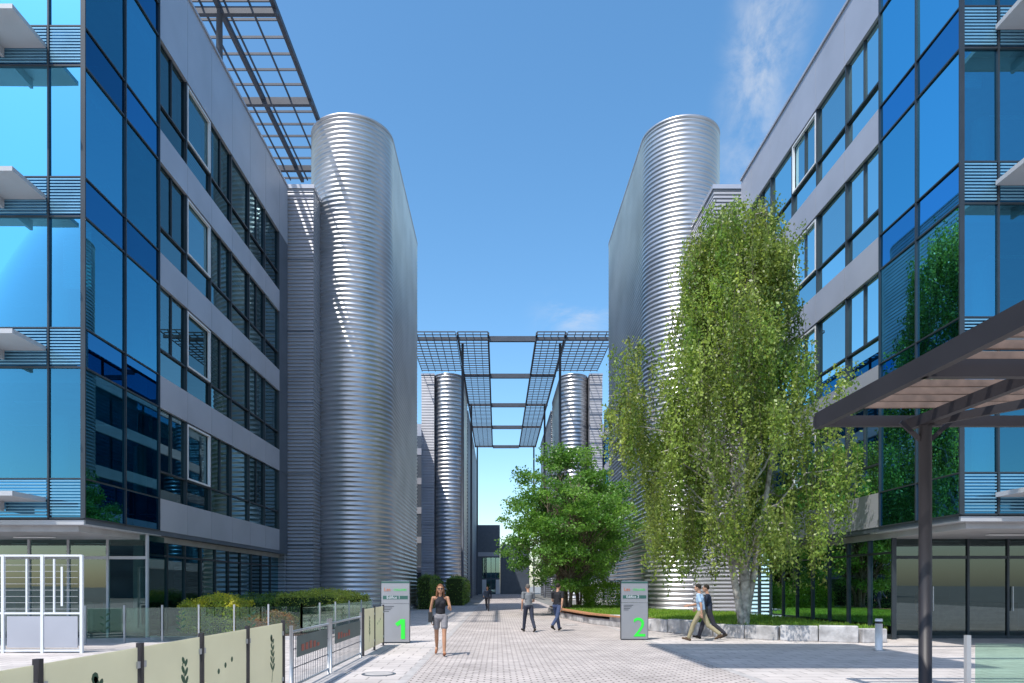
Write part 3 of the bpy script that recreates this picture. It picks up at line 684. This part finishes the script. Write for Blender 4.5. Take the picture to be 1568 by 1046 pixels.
def person(name,loc,heading,C,thigh=(25,-22),knee=(8,30),arm=(-25,30),elbow=(20,35),H=1.75,female=False,lean=4,shorts=False,sleeve='short',hairlen=0,bag=False,headturn=0,abd=(8,8)):
    prims=[]
    def cap(p0,r0,p1,r1,tag): prims.append(('c',Vector(p0),r0,Vector(p1),r1,tag))
    def ell(c,r,tag): prims.append(('e',Vector(c),Vector(r),tag))
    hipw=.095; sh=.175 if female else .20
    def dirv(ang): return Vector((0,math.sin(R(ang)),-math.cos(R(ang))))
    J={}
    for s,sx in((0,-1),(1,1)):
        h=Vector((sx*hipw,0,.93)); k=h+dirv(thigh[s])*.44; a=k+dirv(thigh[s]-knee[s])*.42; J['h',s],J['k',s],J['a',s]=h,k,a
    low=min(J['a',0].z,J['a',1].z); dz=.085-low
    for s in(0,1):
        for q in'hka': J[q,s].z+=dz
    tl=math.tan(R(lean))
    def tp(x,y,z): return Vector((x,y+(z-.93)*tl,z+dz))
    for s,sx in((0,-1),(1,1)):
        h,k,a=J['h',s],J['k',s],J['a',s]
        if shorts:
            cap(h,.080,k,.052,'skin'); cap(k,.052,k.lerp(a,.35),.054,'skin'); cap(k.lerp(a,.35),.054,a,.034,'skin'); cap(h,.098,h.lerp(k,.5),.088,'pants')
        else:
            cap(h,.098,k,.072,'pants'); cap(k,.072,k.lerp(a,.9),.060,'pants'); cap(k.lerp(a,.35)-Vector((0,.01,0)),.066,k.lerp(a,.6),.062,'pants')
        pitch=0
        if a.z>.13: pitch=-35
        if thigh[s]>15 and a.z<.12: pitch=10
        f=Vector((sx*.02,math.cos(R(pitch))*.17,math.sin(R(pitch))*.17-.035)); he=a+Vector((0,-.035,-.045))
        if he.z<.04: he.z=.04
        toe=a+f; toe.z=max(toe.z,.032)
        cap(he,.040,toe,.032,'shoe'); cap(a,.036,a.lerp(toe,.4),.036,'shoe' if not shorts else 'skin')
    top='top'
    ell(tp(0,0,.96),(.155 if not female else .16,.115,.12),'pants'); ell(tp(0,0,1.10),(.145 if not female else .122,.105,.16),top)
    ell(tp(0,.005,1.28),(.17 if not female else .142,.118,.19),top); cap(tp(-sh+.05,0,1.41),.062 if not female else .05,tp(sh-.05,0,1.41),.062 if not female else .05,top if sleeve!='none' else 'skin')
    if not female: cap(tp(-.09,0,1.0),.09,tp(.09,0,1.0),.09,top); cap(tp(0,0,1.02),.12,tp(0,.01,1.3),.125,top)
    else:
        for sx in(-1,1): ell(tp(sx*.065,.085,1.29),(.058,.055,.06),top); cap(tp(sx*.08,.06,1.34),.02,tp(sx*.09,-.02,1.46),.02,top)
    cap(tp(0,-.005,1.42),.056 if not female else .046,tp(0,.015,1.54),.052 if not female else .044,'skin')
    hc=tp(0,.03,1.635)
    ht=R(headturn); Rm=Matrix.Rotation(ht,3,'Z')
    def hp(x,y,z): return hc+Rm@Vector((x,y,z))
    ell(hc,(.077,.093,.105),'skin'); ell(hp(0,.025,-.06),(.052,.062,.058),'skin')
    cap(hp(0,.088,.008),.008,hp(0,.104,-.028),.013,'skin')
    for sx in(-1,1): ell(hp(sx*.078,-.004,-.005),(.010,.02,.032),'skin')
    ell(hp(0,-.016,.03),(.084,.094,.092),'hair')
    if hairlen: 
        cap(hp(0,-.05,.01),.075,hp(0,-.085,-hairlen),.05,'hair')
        for sx in(-1,1): cap(hp(sx*.07,-.01,.02),.030,hp(sx*.09,-.005,-hairlen*.9),.026,'hair')
    for s,sx in((0,-1),(1,1)):
        S0=tp(sx*sh,0,1.41); ab=R(abd[s])
        def ad(ang): 
            v=Vector((0,math.sin(R(ang)),-math.cos(R(ang)))); return (v*math.cos(ab)+Vector((sx,0,0))*math.sin(ab)).normalized()
        E=S0+ad(arm[s])*.29; ab*=-.3; W=E+ad(arm[s]+elbow[s])*.25; d=(W-E).normalized()
        fa=.9 if female else 1
        cap(S0,.050*fa,E,.038*fa,'skin'); cap(E,.038*fa,E.lerp(W,.3),.038*fa,'skin'); cap(E.lerp(W,.3),.038*fa,W,.026,'skin')
        if sleeve=='short': cap(S0,.064,S0.lerp(E,.6),.056,'top')
        elif sleeve=='long': cap(S0,.064,E,.052,'top'); cap(E,.052,E.lerp(W,.88),.042,'top')
        ins=Vector((-sx,0,0)); ins=(ins-d*ins.dot(d)).normalized(); fw=d.cross(ins).normalized()
        if fw.dot(Vector((0,1,.3)))<0: fw=-fw
        for t in(-.024,-.008,.008,.024): cap(W+d*.01+fw*t*.7,.014,W+d*.085+fw*t,.012,'skin')
        for t,l in((-.028,.055),(-.0095,.068),(.0095,.073),(.028,.066)):
            k0=W+d*.088+fw*t; k1=k0+(d*.9+ins*.3).normalized()*l*.5; k2=k1+(d*.6+ins*.75).normalized()*l*.5
            cap(k0,.0090,k1,.0085,'skin'); cap(k1,.0085,k2,.0075,'skin')
        k0=W+d*.03+fw*.03; k1=k0+(d*.6+fw*.75).normalized()*.038; k2=k1+(d*.9+fw*.25+ins*.25).normalized()*.03
        cap(k0,.012,k1,.0105,'skin'); cap(k1,.0105,k2,.009,'skin')
    V=[];F=[]
    for p in prims:
        if p[0]=='c': v,f=revolve(p[1],p[2],p[3],p[4])
        else:
            v,f=revolve((0,0,0),1,(0,0,1e-4),1,18); v=[p[1]+Vector((q.x*p[2].x,q.y*p[2].y,q.z*p[2].z)) for q in v]
        n=len(V); V+=[tuple(q) for q in v]; F+=[tuple(n+i for i in q) for q in f]
    me=bpy.data.meshes.new('tmp'); me.from_pydata(V,[],F); me.update()
    o=bpy.data.objects.new('tmp',me); scene.collection.objects.link(o)
    rm=o.modifiers.new('r','REMESH'); rm.mode='VOXEL'; rm.voxel_size=.0075; sm=o.modifiers.new('s','SMOOTH'); sm.factor=.5; sm.iterations=2
    dg=bpy.context.evaluated_depsgraph_get(); nm=bpy.data.meshes.new_from_object(o.evaluated_get(dg)); bpy.data.objects.remove(o)
    nm.name='body'; nv=len(nm.vertices); co=np.empty(nv*3); nm.vertices.foreach_get('co',co); co=co.reshape(-1,3)
    tags=['skin','pants','top','shoe','hair']; best=np.full(nv,1e9); tg=np.zeros(nv,int)
    for p in prims:
        if p[0]=='c':
            a=np.array(p[1]);bb=np.array(p[3]);ab_=bb-a;L2=max(ab_@ab_,1e-9); t=np.clip(((co-a)@ab_)/L2,0,1); d=np.linalg.norm(co-a-t[:,None]*ab_,axis=1)-(p[2]+(p[4]-p[2])*t); k=tags.index(p[5])
        else:
            q=(co-np.array(p[1]))/np.array(p[2]); d=(np.linalg.norm(q,axis=1)-1)*min(p[2]); k=tags.index(p[3])
        if k==4:
            loc_=(co-np.array(hc))@np.array(Rm); face=(loc_[:,1]>.045)&(loc_[:,2]<.055); d=np.where(face,1e3,d-.002)
        m=d<best; best[m]=d[m]; tg[m]=k
    nl=len(nm.polygons); ls=np.empty(nl,int); nm.polygons.foreach_get('loop_start',ls); vi=np.empty(len(nm.loops),int); nm.loops.foreach_get('vertex_index',vi)
    nm.materials.clear()
    for t in tags: nm.materials.append(C[t])
    nm.polygons.foreach_set('material_index',tg[vi[ls]].astype(np.int32)); nm.polygons.foreach_set('use_smooth',[True]*nl); nm.update()
    e=empty(name,loc); e.rotation_euler=(0,0,heading); sc=H/1.75; e.scale=(sc,sc,sc)
    ob=bpy.data.objects.new('body',nm); scene.collection.objects.link(ob); ob.parent=e
    b=MB()
    for sx in(-1,1):
        b.tube(hp(sx*.031,.078,.0),.011,hp(sx*.031,.088,.0),.008,C['eye'],10)
        b.beam(hp(sx*.018,.088,.022),hp(sx*.045,.080,.022),.006,.006,C['hair'])
    b.beam(hp(-.022,.086,-.058),hp(.022,.086,-.058),.006,.007,C['lip'])
    if female: b.beam(hp(-.05,.088,.0),hp(.05,.088,.0),.012,.028,M['black']); b.beam(hp(-.07,.02,.004),hp(-.052,.086,.004),.005,.006,M['black']); b.beam(hp(.07,.02,.004),hp(.052,.086,.004),.005,.006,M['black'])
    b.obj('face_details',e)
    if bag:
        b=MB(); bx=-.24 if bag<0 else .24; bz=.95+dz
        b.box(bx-.05,bx+.05,-.13,.13,bz-.12,bz+.12,M['black']); b.beam((bx,.1,bz+.12),(0,.09,1.42+dz),.025,.006,M['black']); b.beam((bx,-.1,bz+.12),(0,-.09,1.44+dz),.025,.006,M['black'])
        b.obj('shoulder_bag',e,.015)
    return e
skin=cmat('skin',(.46,.26,.17),.55); tan=cmat('skin_tan',(.42,.22,.13),.55)
lip=cmat('lip',(.35,.12,.10)); eye=cmat('eye',(.03,.02,.02),.3)
def outfit(sk,p,t,s,h): return dict(skin=sk,pants=p,top=t,shoe=s,hair=h,lip=lip,eye=eye)
hb=cmat('hair_brown',(.15,.065,.03)); hd=cmat('hair_dark',(.02,.016,.012)); hg=cmat('hair_grey',(.12,.11,.10))
person('walking_woman',(-1.4,16.7,.008),R(184),outfit(tan,cmat('shorts_grey',(.22,.21,.22)),cmat('top_black',(.018,.018,.022)),cmat('sandal',(.25,.10,.05)),hb),thigh=(16,-14),knee=(4,28),arm=(12,-14),elbow=(85,22),H=1.76,female=True,shorts=True,sleeve='none',hairlen=.2,bag=1,lean=2,abd=(14,12))
person('walking_man',(1.15,25.4,.008),R(20),outfit(skin,cmat('trousers_navy',(.03,.035,.055)),cmat('tshirt_grey',(.17,.18,.19)),hd,hg),thigh=(18,-14),knee=(6,22),arm=(-8,12),elbow=(25,70),H=1.80)
person('walking_man',(2.25,25.8,.008),R(-35),outfit(skin,cmat('jeans_blue',(.045,.065,.13)),cmat('tshirt_black',(.015,.016,.02)),hd,hd),thigh=(24,-24),knee=(5,28),arm=(10,-18),elbow=(60,10),H=1.86)
person('walking_man',(6.3,21.1,.008),R(62),outfit(skin,cmat('trousers_khaki',(.30,.26,.16)),cmat('shirt_lightblue',(.36,.50,.66)),cmat('shoe_brown',(.08,.05,.03)),hd),thigh=(30,-24),knee=(12,30),arm=(-18,24),elbow=(15,55),H=1.84,bag=1,lean=6)
person('walking_man',(6.75,21.8,.008),R(70),outfit(skin,cmat('trousers_dark',(.03,.03,.04)),cmat('jacket_dark',(.025,.035,.06)),hd,hd),thigh=(-20,26),knee=(30,10),arm=(20,-18),elbow=(35,20),H=1.80,sleeve='long',lean=5)
person('walking_man',(-.7,47,.008),R(175),outfit(skin,cmat('trousers_dark',(.03,.03,.04)),cmat('jacket_dark',(.025,.035,.06)),hd,hd),H=1.76,sleeve='long')
person('standing_man',(14.6,23.4,.016),R(160),outfit(skin,cmat('trousers_dark',(.03,.03,.04)),cmat('tshirt_maroon',(.12,.05,.05)),hd,hd),thigh=(3,-2),knee=(2,3),arm=(0,0),elbow=(15,15),H=1.76)
e=empty('office_building_opposite'); b=MB(); b.box(-60,60,-75,-60,0,9,'core')
for i in range(2):
    b.box(-60,60,-59.98,-59.9,3.2+i*3.4,4.2+i*3.4,'banddark')
b.obj('walls',e)
print('polys',sum(len(o.data.polygons) for o in scene.objects if o.type=='MESH'))
